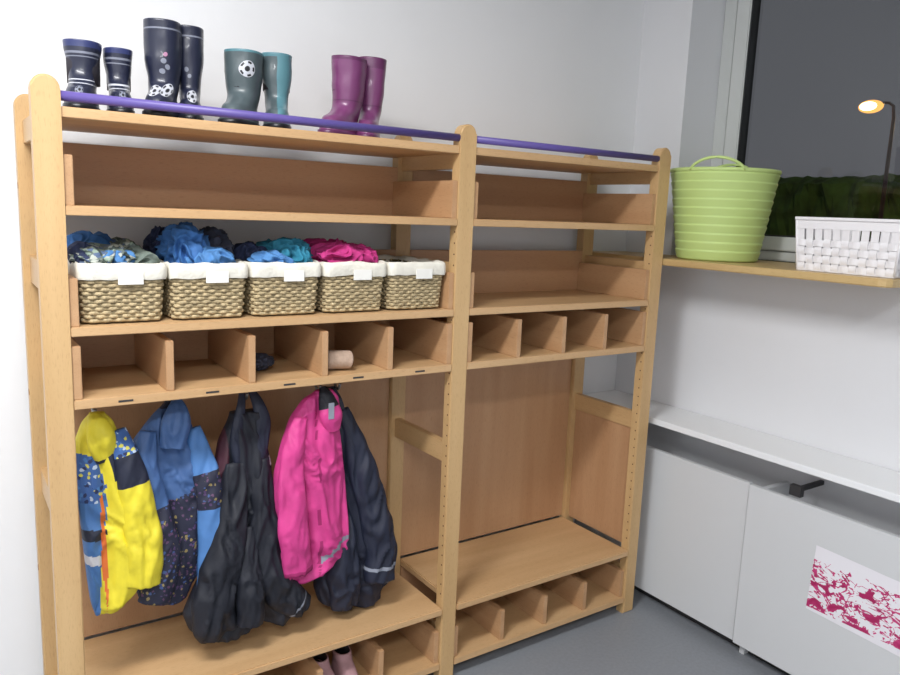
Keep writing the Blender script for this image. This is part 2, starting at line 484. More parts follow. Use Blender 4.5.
def boot(H, wsh, dsh, L, mats, zonef, loc, rot, seed, ball=None, name='rubber_boot', tilt=0.0):
    nr = 60; S = 40
    heel = dsh*0.5+0.004
    def sec(z):
        if z < 0.014:
            return wsh*0.47, -(L-heel), heel
        t = z
        toe_h = 0.052
        if t < toe_h:
            k = (t-0.014)/(toe_h-0.014)
            yf = -(L-heel) + 0.012*(1-math.sqrt(max(0, 1-k*k*0.9)))*2.2
            return wsh*0.46 - 0.006*k*k, yf + 0.004, heel-0.003
        k = min(1, (t-toe_h)/0.045)
        ks = 1-(1-k)**2.4
        y_start = -(L-heel) + 0.012*(1-math.sqrt(0.1))*2.2+0.004
        yf = y_start + (-(dsh*0.5) - y_start)*ks
        w = (wsh*0.46-0.006) + (wsh*0.5-(wsh*0.46-0.006))*min(1, max(0, (t-0.06)/0.08))
        fl = max(0, (t-0.1)/(H-0.1)) if H > 0.11 else 0
        return w*(1+0.06*fl), yf - 0.004*fl, heel-0.003-0.004*math.exp(-((t-0.075)/0.03)**2) + 0.004*fl
    def surf(a, z, off=0.0):
        w, yf, yb = sec(z)
        yc = (yf+yb)/2; d = (yb-yf)/2
        e = 0.85
        cx = math.copysign(abs(math.cos(a))**e, math.cos(a)); sy = math.copysign(abs(math.sin(a))**e, math.sin(a))
        x = (w+off)*cx; y = yc+(d+off)*sy
        if z < 0.055:
            x *= 1.0 - 0.14*max(0, (y/heel) if y > 0 else 0)
        if z > 0.06:
            p = Vector((x*18+seed, y*18, z*26))
            s = 0.0026*noise.noise(p) * min(1, (z-0.06)/0.03)
            x += s; y += s
        return Vector((x, y, z))
    zs = [0, 0.004, 0.0135, 0.0145] + [0.0145+(H-0.0145)*i/(nr-1) for i in range(1, nr)]
    verts, faces, fm = [], [], []
    for z in zs:
        for k in range(S):
            p = surf(2*math.pi*k/S, z)
            if z in (0.004, 0.0135): p.x *= 1.05; p.y *= 1.02
            verts.append(p)
    n = len(zs)
    for i in range(n-1):
        for k in range(S):
            faces.append((i*S+k, i*S+(k+1) % S, (i+1)*S+(k+1) % S, (i+1)*S+k))
            zc = (zs[i]+zs[i+1])/2
            fm.append(zonef(zc, (k+0.5)/S))
    faces.append(tuple(range(S))[::-1]); fm.append(zonef(0, 0))
    base = len(verts)
    for (dz, off) in ((0.001, -0.004), (-0.03, -0.005), (-0.6*H if H < 0.12 else -0.09, -0.006)):
        for k in range(S):
            p = surf(2*math.pi*k/S, H, off); p.z = H+dz; verts.append(p)
    for k in range(S):
        faces.append(((n-1)*S+k, (n-1)*S+(k+1) % S, base+(k+1) % S, base+k)); fm.append(zonef(H, 0))
    for j in range(2):
        for k in range(S):
            faces.append((base+j*S+k, base+j*S+(k+1) % S, base+(j+1)*S+(k+1) % S, base+(j+1)*S+k)); fm.append(1)
    faces.append(tuple(base+2*S+k for k in range(S))); fm.append(1)
    if ball:
        for (ang, zc, rad, idx) in ball:
            v2, f2, m2 = soccer_patch(ang, zc, rad, lambda a, z: surf(a, z, 0.0012), idx)
            o = len(verts); verts += v2
            faces += [tuple(o+q for q in f) for f in f2]; fm += m2
    ob = obj_from(name, verts, faces, mats, fm, True)
    ob.location = loc; ob.rotation_euler = (0, tilt, rot)
    return ob

B_navy = plain('rubber_navy', (32, 36, 56), 0.35, coat=0.2)
B_in = plain('boot_lining', (60, 58, 66), 0.9)
B_grey = plain('rubber_grey', (120, 124, 138), 0.4)
B_blue = plain('rubber_blue', (48, 56, 100), 0.35)
B_white = plain('rubber_white', (190, 192, 200), 0.45)
B_black = plain('rubber_black', (25, 25, 30), 0.4)
B_slate = plain('rubber_slate', (74, 86, 90), 0.4, coat=0.2)
B_teal = plain('rubber_teal', (84, 128, 138), 0.4)
B_purple = plain('rubber_purple', (116, 58, 104), 0.35, coat=0.3)
B_purple2 = plain('rubber_purple_dark', (96, 46, 86), 0.35)
B_pink = plain('rubber_pink', (160, 110, 140), 0.4)
m1 = [B_navy, B_in, B_blue, B_white, B_grey, B_black]
def z1(z, a):
    if z < 0.015: return 5
    if z > 0.143: return 2
    if 0.129 < z < 0.133 or 0.120 < z < 0.1225: return 4
    if 0.070 < z < 0.073 or 0.060 < z < 0.062: return 3
    return 0
zt = 1.6625
boot(0.157, 0.072, 0.080, 0.155, m1, z1, (0.308, 0.155, zt), math.radians(-18), 1, [(math.radians(-80), 0.044, 0.010, (4, 5))])
boot(0.155, 0.062, 0.072, 0.155, m1, z1, (0.386, 0.175, zt), math.radians(-8), 2, [(math.radians(-85), 0.044, 0.010, (4, 5))])
def z2(z, a):
    if z < 0.015: return 5
    if 0.206 < z < 0.209: return 4
    return 0
boot(0.228, 0.080, 0.092, 0.185, m1+[B_pink], z2, (0.484, 0.155, zt), math.radians(-22), 3, [(math.radians(-62), 0.066, 0.019, (3, 5)), (math.radians(-104), 0.062, 0.017, (3, 5)), (math.radians(-80), 0.135, 0.006, (4, 4)), (math.radians(-70), 0.122, 0.006, (4, 4)), (math.radians(-86), 0.112, 0.006, (4, 4)), (math.radians(-76), 0.150, 0.005, (6, 6))])
boot(0.232, 0.064, 0.080, 0.185, m1+[B_pink], z2, (0.554, 0.190, zt), math.radians(-15), 4, [(math.radians(-80), 0.062, 0.019, (3, 5)), (math.radians(-100), 0.13, 0.006, (4, 4)), (math.radians(-90), 0.115, 0.005, (4, 4))])
m3 = [B_slate, B_in, B_teal, B_white, B_grey, B_black]
def z3(z, a):
    if z < 0.015: return 5
    if z > 0.183: return 2
    return 0
boot(0.189, 0.088, 0.098, 0.185, m3, z3, (0.680, 0.155, zt), math.radians(-35), 5, [(math.radians(-62), 0.143, 0.020, (3, 5))])
def z3b(z, a):
    if z > 0.188: return 2
    if z < 0.015: return 5
    return 2 if (a > 0.74 and a < 0.95) else 0
boot(0.198, 0.074, 0.084, 0.185, m3, z3b, (0.774, 0.175, zt), math.radians(-20), 6)
m4 = [B_purple, B_in, B_purple2]
def z4(z, a):
    if z < 0.015: return 2
    if z > 0.205: return 2
    if 0.10 < z < 0.103: return 2
    return 0
boot(0.217, 0.086, 0.094, 0.195, m4, z4, (0.972, 0.165, zt), math.radians(-48), 7, tilt=math.radians(2))
boot(0.233, 0.074, 0.082, 0.195, m4, z4, (1.064, 0.205, zt), math.radians(-30), 8, tilt=math.radians(2))

# ------------------------------------------------------------------ wicker baskets
def rr_path(w, d, r, n):
    pts = []
    hw, hd = w/2-r, d/2-r
    per = 4*(hw+hd) + 2*math.pi*r
    corners = [(hw, -hd), (hw, hd), (-hw, hd), (-hw, -hd)]
    starts = [(-hw, -hd-r), (hw+r, -hd), (hw, hd+r), (-hw-r, hd)]
    dirs = [(1, 0), (0, 1), (-1, 0), (0, -1)]
    lens = [2*hw, 2*hd, 2*hw, 2*hd]
    for i in range(n):
        acc = per*i/n
        for q in range(4):
            if acc <= lens[q]:
                x = starts[q][0]+dirs[q][0]*acc; y = starts[q][1]+dirs[q][1]*acc
                pts.append((x, y, dirs[q][1], -dirs[q][0])); break
            acc -= lens[q]
            if acc <= math.pi*r/2:
                a = -math.pi/2+q*math.pi/2+acc/r
                pts.append((corners[q][0]+r*math.cos(a), corners[q][1]+r*math.sin(a), math.cos(a), math.sin(a))); break
            acc -= math.pi*r/2
        else:
            pts.append((starts[0][0], starts[0][1], 0, -1))
    return pts

M_wick = plain('seagrass_weave', (178, 160, 124), 0.8, 0.32, 110, 0.5, 300)
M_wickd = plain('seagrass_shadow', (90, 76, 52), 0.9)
M_liner = plain('cotton_liner', (224, 220, 208), 0.9, 0.05, 30, 0.35, 160)
M_tag = plain('label_tag', (236, 234, 228), 0.7)

def basket(cx, cy, z0, w, d, h, seed):
    P = empty('wicker_basket')
    rows = 14; n = 240; seg = 6
    verts, faces = [], []
    for r_ in range(rows):
        t = (r_+0.5)/rows
        sc_ = 0.93+0.07*t
        z = z0+0.004 + (h-0.012)*t
        path = rr_path(w*sc_-0.010, d*sc_-0.010, 0.02, n)
        base = len(verts)
        for i, (x, y, nx, ny) in enumerate(path):
            off = 0.0024*math.cos(math.pi*i/4.0 + math.pi*r_)
            zz = z + 0.0010*noise.noise(Vector((x*60, y*60, r_*3+seed)))
            for k in range(seg):
                a = 2*math.pi*k/seg
                ro = 0.0026*math.cos(a); rz = (h/rows*0.50)*math.sin(a)
                verts.append((cx+x+nx*(off+ro), cy+y+ny*(off+ro), zz+rz))
        for i in range(n):
            j = (i+1) % n
            for k in range(seg):
                faces.append((base+i*seg+k, base+j*seg+k, base+j*seg+(k+1) % seg, base+i*seg+(k+1) % seg))
    obj_from('weave', verts, faces, M_wick, smooth=True, parent=P)
    def shell(nm, spec, mat, close_bottom=True, wav=0):
        vs, fs = [], []
        m = 120
        for (sw, sd, z) in spec:
            for i, (x, y, nx, ny) in enumerate(rr_path(sw, sd, 0.018, m)):
                wv = wav*noise.noise(Vector((x*45+seed, y*45, z*30)))
                vs.append((cx+x+nx*wv, cy+y+ny*wv, z + wav*2.4*noise.noise(Vector((x*30, y*30+seed, 7)))))
        for q in range(len(spec)-1):
            for i in range(m):
                j = (i+1) % m
                fs.append((q*m+i, q*m+j, (q+1)*m+j, (q+1)*m+i))
        if close_bottom: fs.append(tuple(range(m))[::-1])
        return obj_from(nm, vs, fs, mat, smooth=True, parent=P)
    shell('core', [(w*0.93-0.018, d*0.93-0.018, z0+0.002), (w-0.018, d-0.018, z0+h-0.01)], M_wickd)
    zt_ = z0+h
    wo, do = w+0.001, d+0.002
    shell('liner', [(wo-0.002, do-0.002, zt_-0.034), (wo+0.001, do+0.002, zt_-0.026), (wo+0.001, do+0.001, zt_-0.010), (wo-0.001, do-0.001, zt_-0.001), (w-0.006, d-0.006, zt_+0.003),
                    (w-0.014, d-0.014, zt_), (w-0.022, d-0.022, zt_-0.03), (w*0.9-0.03, d*0.9-0.03, z0+0.02)], M_liner, False, 0.0020)
    vs = [(cx-w*0.42, cy-d*0.42, z0+0.02), (cx+w*0.42, cy-d*0.42, z0+0.02), (cx+w*0.42, cy+d*0.42, z0+0.02), (cx-w*0.42, cy+d*0.42, z0+0.02)]
    obj_from('liner_bottom', vs, [(0, 1, 2, 3)], M_liner, parent=P)
    box('name_tag', cx-0.014, cx+0.040, cy-d/2-0.0055, cy-d/2-0.0035, zt_-0.044, zt_-0.016, M_tag, P, bev=0.0005)
    return P
BZ = 1.1975
bx = [0.353, 0.548, 0.743, 0.938, 1.133]
for i, x in enumerate(bx):
    basket(x, 0.156, BZ, 0.189, 0.290, 0.134, i*7.3)

def crumple(name, parts, amp=1.0):
    obs = []
    for (c, r, seed, mat) in parts:
        bm = bmesh.new(); bmesh.ops.create_icosphere(bm, subdivisions=6, radius=1)
        for v in bm.verts:
            p = v.co.copy()
            q = Vector((p.x*r[0], p.y*r[1], p.z*r[2]))*17 + Vector((seed*3.1, seed, 0))
            warp = Vector((noise.noise(q*0.9), noise.noise(q*0.9+Vector((9, 0, 0))), noise.noise(q*0.9+Vector((0, 9, 0)))))*1.6
            rg = 1-abs(noise.noise(q*1.0+warp))*2.6
            rg2 = 1-abs(noise.noise(q*2.3+warp*1.3))*2.6
            d = 0.85+(0.30*rg+0.13*rg2)*amp
            p = p*d
            v.co = Vector((c[0]+p.x*r[0], c[1]+p.y*r[1], c[2]+p.z*r[2]))
        obs.append(finish_bm(bm, 'p', mat, True))
    return join(obs, name)

C_blue = plain('cloth_blue', (52, 100, 158), 0.8, 0.2, 40)
C_lblue = plain('cloth_lightblue', (72, 122, 176), 0.8, 0.2, 40)
C_dkblue = plain('cloth_darkblue', (38, 48, 80), 0.85)
C_mix = pattern('cloth_camouflage', (92, 104, 100), [(134, 152, 138), (80, 98, 128), (168, 174, 166), (56, 66, 62)], 75, 0.55)
C_ggrey = plain('cloth_greygreen', (108, 120, 112), 0.85, 0.2, 50)
C_teal = plain('cloth_teal', (36, 116, 142), 0.8, 0.2, 40)
C_mag = plain('cloth_magenta', (180, 46, 118), 0.8, 0.15, 40)
C_char = plain('cloth_charcoal', (52, 56, 72), 0.9)
crumple('clothes_pile', [((0.325, 0.10, 1.338), (0.068, 0.07, 0.032), 1, C_mix), ((0.310, 0.19, 1.355), (0.050, 0.06, 0.040), 2, C_blue), ((0.400, 0.09, 1.336), (0.040, 0.05, 0.028), 3, C_ggrey), ((0.37, 0.17, 1.350), (0.045, 0.06, 0.030), 13, C_mix), ((0.280, 0.10, 1.345), (0.025, 0.05, 0.030), 12, C_dkblue), ((0.345, 0.06, 1.345), (0.035, 0.035, 0.020), 22, C_lblue)])
crumple('clothes_pile', [((0.515, 0.12, 1.360), (0.054, 0.075, 0.055), 4, C_blue), ((0.592, 0.16, 1.355), (0.045, 0.08, 0.050), 5, C_char), ((0.482, 0.20, 1.358), (0.035, 0.06, 0.048), 6, C_dkblue), ((0.560, 0.07, 1.338), (0.055, 0.045, 0.028), 14, C_lblue)])
crumple('clothes_pile', [((0.785, 0.12, 1.342), (0.054, 0.075, 0.044), 7, C_teal), ((0.690, 0.15, 1.338), (0.040, 0.07, 0.034), 8, C_dkblue), ((0.725, 0.07, 1.337), (0.055, 0.040, 0.022), 15, C_lblue), ((0.745, 0.16, 1.345), (0.035, 0.05, 0.034), 25, C_teal)])
crumple('clothes_pile', [((0.915, 0.10, 1.340), (0.068, 0.075, 0.038), 9, C_mag), ((0.988, 0.12, 1.338), (0.045, 0.08, 0.034), 10, C_mag), ((0.9, 0.19, 1.348), (0.050, 0.06, 0.035), 16, C_mag), ((0.95, 0.17, 1.348), (0.040, 0.06, 0.035), 17, C_mag)])
C_beige = plain('knit_beige', (176, 152, 134), 0.9, 0.12, 60, 0.6, 250)
tube('rolled_sock', spline([(0.862, 0.080, 1.058), (0.880, 0.07, 1.0615), (0.905, 0.06, 1.0625), (0.93, 0.052, 1.0625), (0.944, 0.05, 1.061)], 40), [0.004, 0.010, 0.015, 0.019, 0.022]+[0.0255]*28+[0.0255, 0.025, 0.0235, 0.021, 0.017, 0.012, 0.006], C_beige, seg=28, wr=0.25)
crumple('knitted_cap', [((0.70, 0.17, 1.056), (0.05, 0.06, 0.020), 11, C_char)])

# ------------------------------------------------------------------ garments
def garment(left, right, y0, thick, seed, fa, kf, mats, region, rows=150, segs=120, ybow=0.0):
    zt_ = left[0][0]; zb = min(left[-1][0], right[-1][0])
    lz = np.array([p[0] for p in left])[::-1]; lx_ = np.array([p[1] for p in left])[::-1]
    rz = np.array([p[0] for p in right])[::-1]; rx_ = np.array([p[1] for p in right])[::-1]
    zs = np.linspace(zt_, zb, rows)
    xl = np.interp(zs, lz, lx_); xr = np.interp(zs, rz, rx_)
    ker = np.ones(5)/5
    def smo(a):
        p = np.concatenate([[a[0]]*2, a, [a[-1]]*2]); return np.convolve(p, ker, 'valid')
    xl, xr = smo(xl), smo(xr)
    verts, faces, fm = [], [], []
    for i, z in enumerate(zs):
        t = i/(rows-1)
        hw = (xr[i]-xl[i])/2; xc = (xr[i]+xl[i])/2
        Tt = min(thick, hw*0.7) * (0.6+0.4*min(1, t*4))
        for k in range(segs):
            th = 2*math.pi*k/segs
            c, s = math.cos(th), math.sin(th)
            x = xc + hw*math.copysign(abs(c)**0.8, c)
            nz = noise.noise(Vector((x*5+seed, z*3, seed)))
            ph = kf*(x-xc) + 3.4*nz + 2.2*z
            fold = (1-2*abs(math.sin(ph*0.5))**0.8) * fa * min(1, 0.2+t*1.3)
            g = Vector((x*20+seed+z*6, 0.3*s, z*7-x*4))
            wp = noise.noise(g*0.6+Vector((4, 4, 4)))*1.4
            g = g+Vector((wp, 0, wp))
            wrk = (1-abs(noise.noise(g))*2.6)*0.009 + (1-abs(noise.noise(g*2.1+Vector((3, 0, 5))))*2.6)*0.0045
            es = min(1, abs(s)*1.6)
            y = y0 + ybow*t - Tt*math.copysign(abs(s)**0.6, s) + fold*(0.4+0.6*es) - (wrk*es if s > 0 else -wrk*es*0.4)
            zz = z
            if i > rows-12:
                zz += 0.008*math.sin(kf*0.9*(x-xc)+seed)*(i-(rows-12))/11
            verts.append((x, y, zz))
    for i in range(rows-1):
        for k in range(segs):
            k2 = (k+1) % segs
            faces.append((i*segs+k, i*segs+k2, (i+1)*segs+k2, (i+1)*segs+k))
            vx = (verts[i*segs+k][0]+verts[i*segs+k2][0])/2
            fm.append(region(vx, (zs[i]+zs[i+1])/2))
    faces.append(tuple(range(segs))[::-1]); fm.append(region(verts[0][0], zs[0]))
    faces.append(tuple((rows-1)*segs+k for k in range(segs))); fm.append(fm[-2])
    return obj_from('body', verts, faces, mats, fm, True)

def sleeve(ctrl, mats, fm=None, seed=0, n=70, sq=(1, 0.42), wr=0.5):
    sp = spline(ctrl, n)
    return tube('sleeve', [p[:3] for p in sp], [float(p[3]) for p in sp], mats, seg=40, sq=sq, fm=fm, wr=wr, seed=seed)

def cl(n, rgb, **k): return plain(n, rgb, k.get('r', 0.6), 0.10, 25, 0.2, 60)
G_yel = cl('rainwear_yellow', (222, 206, 52)); G_lb = cl('rainwear_blue', (72, 116, 174)); G_nv = cl('fabric_navy', (28, 33, 52))
G_bk = cl('fabric_black', (22, 25, 36)); G_mar = cl('fabric_maroon', (62, 24, 38)); G_pk = cl('fabric_pink', (206, 62, 136))
G_pk2 = cl('fabric_pink_dark', (160, 36, 100)); G_or = cl('trim_orange', (215, 110, 50)); G_sil = cl('reflective_silver', (140, 145, 158))
G_blue = cl('fabric_blue', (66, 98, 148)); G_br = cl('fabric_bright_blue', (76, 122, 180))
G_pat = pattern('navy_print', (34, 36, 56), [(140, 124, 80), (94, 64, 94), (62, 82, 132), (80, 58, 98)], 85, 0.34)
G_pat2 = pattern('blue_print', (60, 96, 156), [(205, 200, 90), (180, 195, 215), (38, 48, 88), (70, 120, 180)], 80, 0.42)
G_wh = cl('label_white', (205, 205, 212))

# 1 yellow-blue rain jacket
R_bl = [(.24, .89), (.290, .875), (.310, .80), (.312, .72), (.296, .66), (.288, .44), (.262, .44), (.24, .65)]
R_nv = [(.312, .90), (.36, .875), (.40, .80), (.385, .745), (.350, .77), (.325, .82)]
R_or = [(.296, .78), (.303, .78), (.309, .60), (.303, .47), (.295, .60)]
R_st = [(.24, .70), (.31, .69), (.305, .665), (.24, .67)]
R_st2 = [(.24, .635), (.295, .625), (.295, .60), (.24, .61)]
def r1(x, z):
    if inpoly(x, z, R_or): return 3
    if inpoly(x, z, R_st): return 2
    if inpoly(x, z, R_st2): return 5
    if inpoly(x, z, R_nv): return 2
    if inpoly(x, z, R_bl): return 4 if z > 0.76 else 1
    return 0
a = garment([(.975, .286), (.955, .268), (.905, .248), (.78, .250), (.65, .258), (.56, .264), (.50, .270), (.462, .280)],
            [(.975, .315), (.955, .334), (.89, .356), (.84, .378), (.747, .400), (.635, .408), (.555, .400), (.50, .372), (.462, .318)],
            0.105, 0.026, 1.0, 0.012, 60, [G_yel, G_lb, G_nv, G_or, G_pat2, G_wh], r1)
s1 = sleeve([(.338, .085, .93, .022), (.362, .075, .84, .034), (.382, .070, .72, .041), (.392, .066, .61, .043), (.386, .066, .53, .040)], [G_yel, G_nv, G_pat2], lambda t, k: 2 if t < 0.16 else (1 if t < 0.34 else 0), 3)
h1 = sleeve([(.290, .09, .975, .012), (.298, .078, .95, .026), (.304, .070, .91, .032), (.308, .080, .86, .020)], [G_yel, G_nv], lambda t, k: 1 if t > 0.93 else 0, 5)
join([a, s1, h1], 'rain_jacket')

# 2 blue jacket with navy print
R2 = [(.36, .69), (.40, .70), (.505, .73), (.557, .77), (.60, .71), (.53, .62), (.53, .53), (.53, .40), (.36, .40)]
def r2(x, z):
    if inpoly(x, z, R2): return 1
    if 0.955 < z: return 2
    return 0
a = garment([(.985, .478), (.965, .464), (.93, .428), (.88, .388), (.82, .372), (.73, .380), (.63, .396), (.555, .388), (.49, .382), (.445, .392)],
            [(.985, .500), (.965, .505), (.943, .517), (.877, .543), (.81, .563), (.70, .582), (.60, .585), (.525, .560), (.445, .51)],
            0.150, 0.028, 4.0, 0.013, 48, [G_blue, G_pat, G_nv], r2)
s2 = sleeve([(.528, .125, .90, .020), (.553, .110, .80, .032), (.568, .100, .70, .038), (.572, .095, .58, .040), (.562, .095, .48, .038), (.550, .095, .432, .036)], [G_br, G_pat, G_nv], lambda t, k: 0 if t < 0.22 else (1 if (t < 0.42) else (2 if t > 0.975 else 0)), 8)
s2b = sleeve([(.418, .115, .91, .022), (.402, .105, .82, .036), (.412, .098, .72, .044), (.438, .095, .62, .044), (.436, .092, .54, .042), (.415, .092, .465, .040)], [G_blue, G_pat], lambda t, k: 1 if t > 0.42 else 0, 9)
h2 = sleeve([(.492, .125, .985, .010), (.488, .110, .96, .026), (.480, .100, .92, .038), (.470, .098, .865, .030)], [G_blue, G_nv], lambda t, k: 0, 11)
join([a, s2, s2b, h2], 'hooded_jacket')

# 3 dark snow pants, hung by the braces
R3 = [(.56, .90), (.612, .90), (.618, .66), (.585, .62), (.56, .66)]
R3b = [(.722, .805), (.737, .805), (.737, .775), (.722, .775)]
def r3(x, z):
    if inpoly(x, z, R3b): return 2
    if inpoly(x, z, R3): return 1
    return 0
a = garment([(.93, .628), (.90, .618), (.855, .594), (.74, .575), (.66, .582), (.60, .580), (.515, .560), (.455, .520), (.395, .492), (.34, .510), (.310, .560)],
            [(.93, .712), (.868, .716), (.777, .737), (.657, .744), (.50, .750), (.44, .765), (.38, .79), (.33, .82), (.310, .78)],
            0.125, 0.030, 7.0, 0.016, 40, [G_bk, G_mar, G_wh], r3)
st1 = sleeve([(.662, .13, .992, .008), (.652, .11, .95, .012), (.638, .10, .90, .015), (.632, .098, .85, .016), (.645, .096, .78, .014)], [G_nv], None, 2)
st2 = sleeve([(.682, .13, .992, .008), (.698, .11, .95, .016), (.706, .10, .90, .022), (.702, .098, .83, .018), (.685, .096, .77, .014)], [G_nv], None, 3)
l1 = sleeve([(.630, .095, .80, .026), (.622, .085, .69, .038), (.602, .078, .57, .048), (.572, .074, .475, .056), (.560, .074, .405, .058), (.575, .078, .340, .050)], [G_bk], None, 4, sq=(1, .38), wr=0.8)
l2 = sleeve([(.698, .100, .80, .026), (.704, .090, .68, .036), (.708, .082, .56, .042), (.725, .078, .46, .048), (.765, .078, .39, .048), (.820, .080, .345, .036)], [G_bk, G_sil], lambda t, k: 1 if 0.90 < t < 0.915 else 0, 5, sq=(1, .38), wr=0.8)
l3 = sleeve([(.660, .085, .62, .018), (.655, .070, .53, .032), (.655, .062, .46, .040), (.660, .062, .395, .042), (.655, .064, .350, .036)], [G_bk, G_sil], None, 6, sq=(1, .4), wr=0.8)
tg = sleeve([(.742, .065, .63, .006), (.752, .062, .62, .013), (.756, .062, .60, .013), (.758, .066, .585, .006)], [C_blue], None, 5)
join([a, st1, st2, l1, l2, l3, tg], 'snow_pants')

# 4 pink jacket
def r4(x, z):
    if abs(x-(.845+(.97-z)*0.02)) < 0.0022 and z < 0.93: return 1
    if z < 0.49+0.5*(x-.85) and z > 0.475+0.5*(x-.85) and x > .86: return 2
    return 0
a = garment([(.975, .855), (.955, .820), (.905, .778), (.835, .752), (.76, .734), (.685, .732), (.595, .745), (.50, .740), (.455, .756), (.425, .785)],
            [(.975, .90), (.955, .920), (.90, .930), (.86, .925), (.72, .945), (.56, .958), (.49, .960), (.455, .91), (.425, .83)],
            0.085, 0.026, 12.0, 0.013, 46, [G_pk, G_pk2, G_sil], r4)
s4 = sleeve([(.80, .065, .91, .020), (.772, .052, .80, .034), (.768, .046, .69, .040), (.776, .044, .58, .043), (.79, .046, .47, .042)], [G_pk, G_pk2], lambda t, k: 1 if t > 0.965 else 0, 13, wr=0.6)
h4 = sleeve([(.872, .08, .985, .010), (.876, .062, .955, .024), (.885, .054, .91, .032), (.895, .054, .865, .020)], [G_bk, G_pk], lambda t, k: 0 if t < 0.5 else 1, 14)
lb = box('lb', .868, .884, .030, .033, .905, .950, G_sil, bev=0)
join([a, s4, h4, lb], 'pink_jacket')

# 5 navy jacket
R5 = [(1.05, .365), (1.06, .39), (1.16, .325), (1.16, .295)]
R5b = [(.93, .30), (1.0, .315), (1.0, .305), (.93, .29)]
def r5(x, z):
    if inpoly(x, z, R5) or inpoly(x, z, R5b): return 1
    return 0
a = garment([(.965, .905), (.85, .89), (.60, .90), (.50, .895), (.42, .89), (.36, .882), (.30, .90), (.275, .94)],
            [(.965, .94), (.94, .955), (.87, .98), (.80, 1.012), (.69, 1.068), (.53, 1.120), (.40, 1.145), (.32, 1.142), (.275, 1.10)],
            0.150, 0.034, 17.0, 0.016, 36, [G_nv, G_sil], r5)
s5 = sleeve([(.955, .125, .90, .020), (.99, .110, .79, .038), (1.025, .100, .67, .046), (1.060, .095, .55, .050), (1.078, .092, .44, .052), (1.075, .092, .36, .052)], [G_nv, G_sil], lambda t, k: 1 if (0.86 < t < 0.885) else 0, 19, wr=0.7)
s5b = sleeve([(.95, .115, .62, .02), (.955, .105, .52, .042), (.955, .100, .42, .052), (.96, .100, .34, .052), (.965, .102, .30, .044)], [G_nv, G_sil], lambda t, k: 1 if (0.9 < t < 0.92 and k > 0.5) else 0, 20, wr=0.7)
join([a, s5, s5b], 'winter_jacket')

# shoes under the bench (left bay)
C_shoe = plain('shoe_pink_grey', (170, 132, 136), 0.7, 0.1, 50)
C_sole = plain('shoe_sole', (210, 200, 190), 0.7)
def zs_(z, a): return 5 if z < 0.015 else 0
def low_shoe(x, y, rot, s):
    boot(0.085, 0.066, 0.080, 0.16, [C_shoe, B_in, C_shoe, C_shoe, C_shoe, C_sole], zs_, (x, y, 0.068), rot, s, name='child_shoe')
low_shoe(0.880, 0.115, math.radians(5), 41)
low_shoe(0.958, 0.115, math.radians(-4), 42)

# ------------------------------------------------------------------ green tub
M_lime = plain('lime_plastic', (194, 216, 136), 0.5)
M_lime.node_tree.nodes['Principled BSDF'].inputs['Subsurface Weight'].default_value = 0.1
M_lime.node_tree.nodes['Principled BSDF'].inputs['Subsurface Radius'].default_value = (0.02, 0.02, 0.01)
G = empty('green_flexible_tub')
tx, ty, tz = 2.352, -0.064, 1.3425
H, rb, rt = 0.318, 0.140, 0.182
prof = [(0.0, 0.0)]
prof.append((rb-0.008, 0.0)); prof.append((rb, 0.006))
nn = 140
for i in range(nn):
    t = i/(nn-1); z = 0.008+t*(H-0.022)
    r_ = rb+(rt-rb)*t
    ph = (t*10.0) % 1.0
    ridge = 0.0042*(ph if ph < 0.85 else (1-ph)/0.15*0.85)
    prof.append((r_+ridge, z))
prof += [(rt+0.005, H-0.012), (rt+0.006, H-0.004), (rt+0.003, H), (rt-0.003, H), (rt-0.006, H-0.01), (rb-0.004, 0.01), (0.0, 0.008)]
S = 80; verts, faces = [], []
for (r_, z) in prof:
    for k in range(S):
        a_ = 2*math.pi*k/S
        verts.append((tx+r_*math.cos(a_), ty+r_*math.sin(a_), tz+z))
for i in range(len(prof)-1):
    for k in range(S):
        faces.append((i*S+k, i*S+(k+1) % S, (i+1)*S+(k+1) % S, (i+1)*S+k))
obj_from('tub_body', verts, faces, M_lime, smooth=True, parent=G)
for q, ang in enumerate((math.radians(208), math.radians(28))):
    pts_ = []
    for i in range(25):
        t = i/24; a_ = ang + (t-0.5)*1.0
        rr = rt+0.003
        pts_.append((tx+rr*math.cos(a_), ty+rr*math.sin(a_), tz+H-0.01+0.042*math.sin(math.pi*t)**0.6))
    tube('handle_%d' % q, pts_, 0.005, M_lime, G, seg=12)

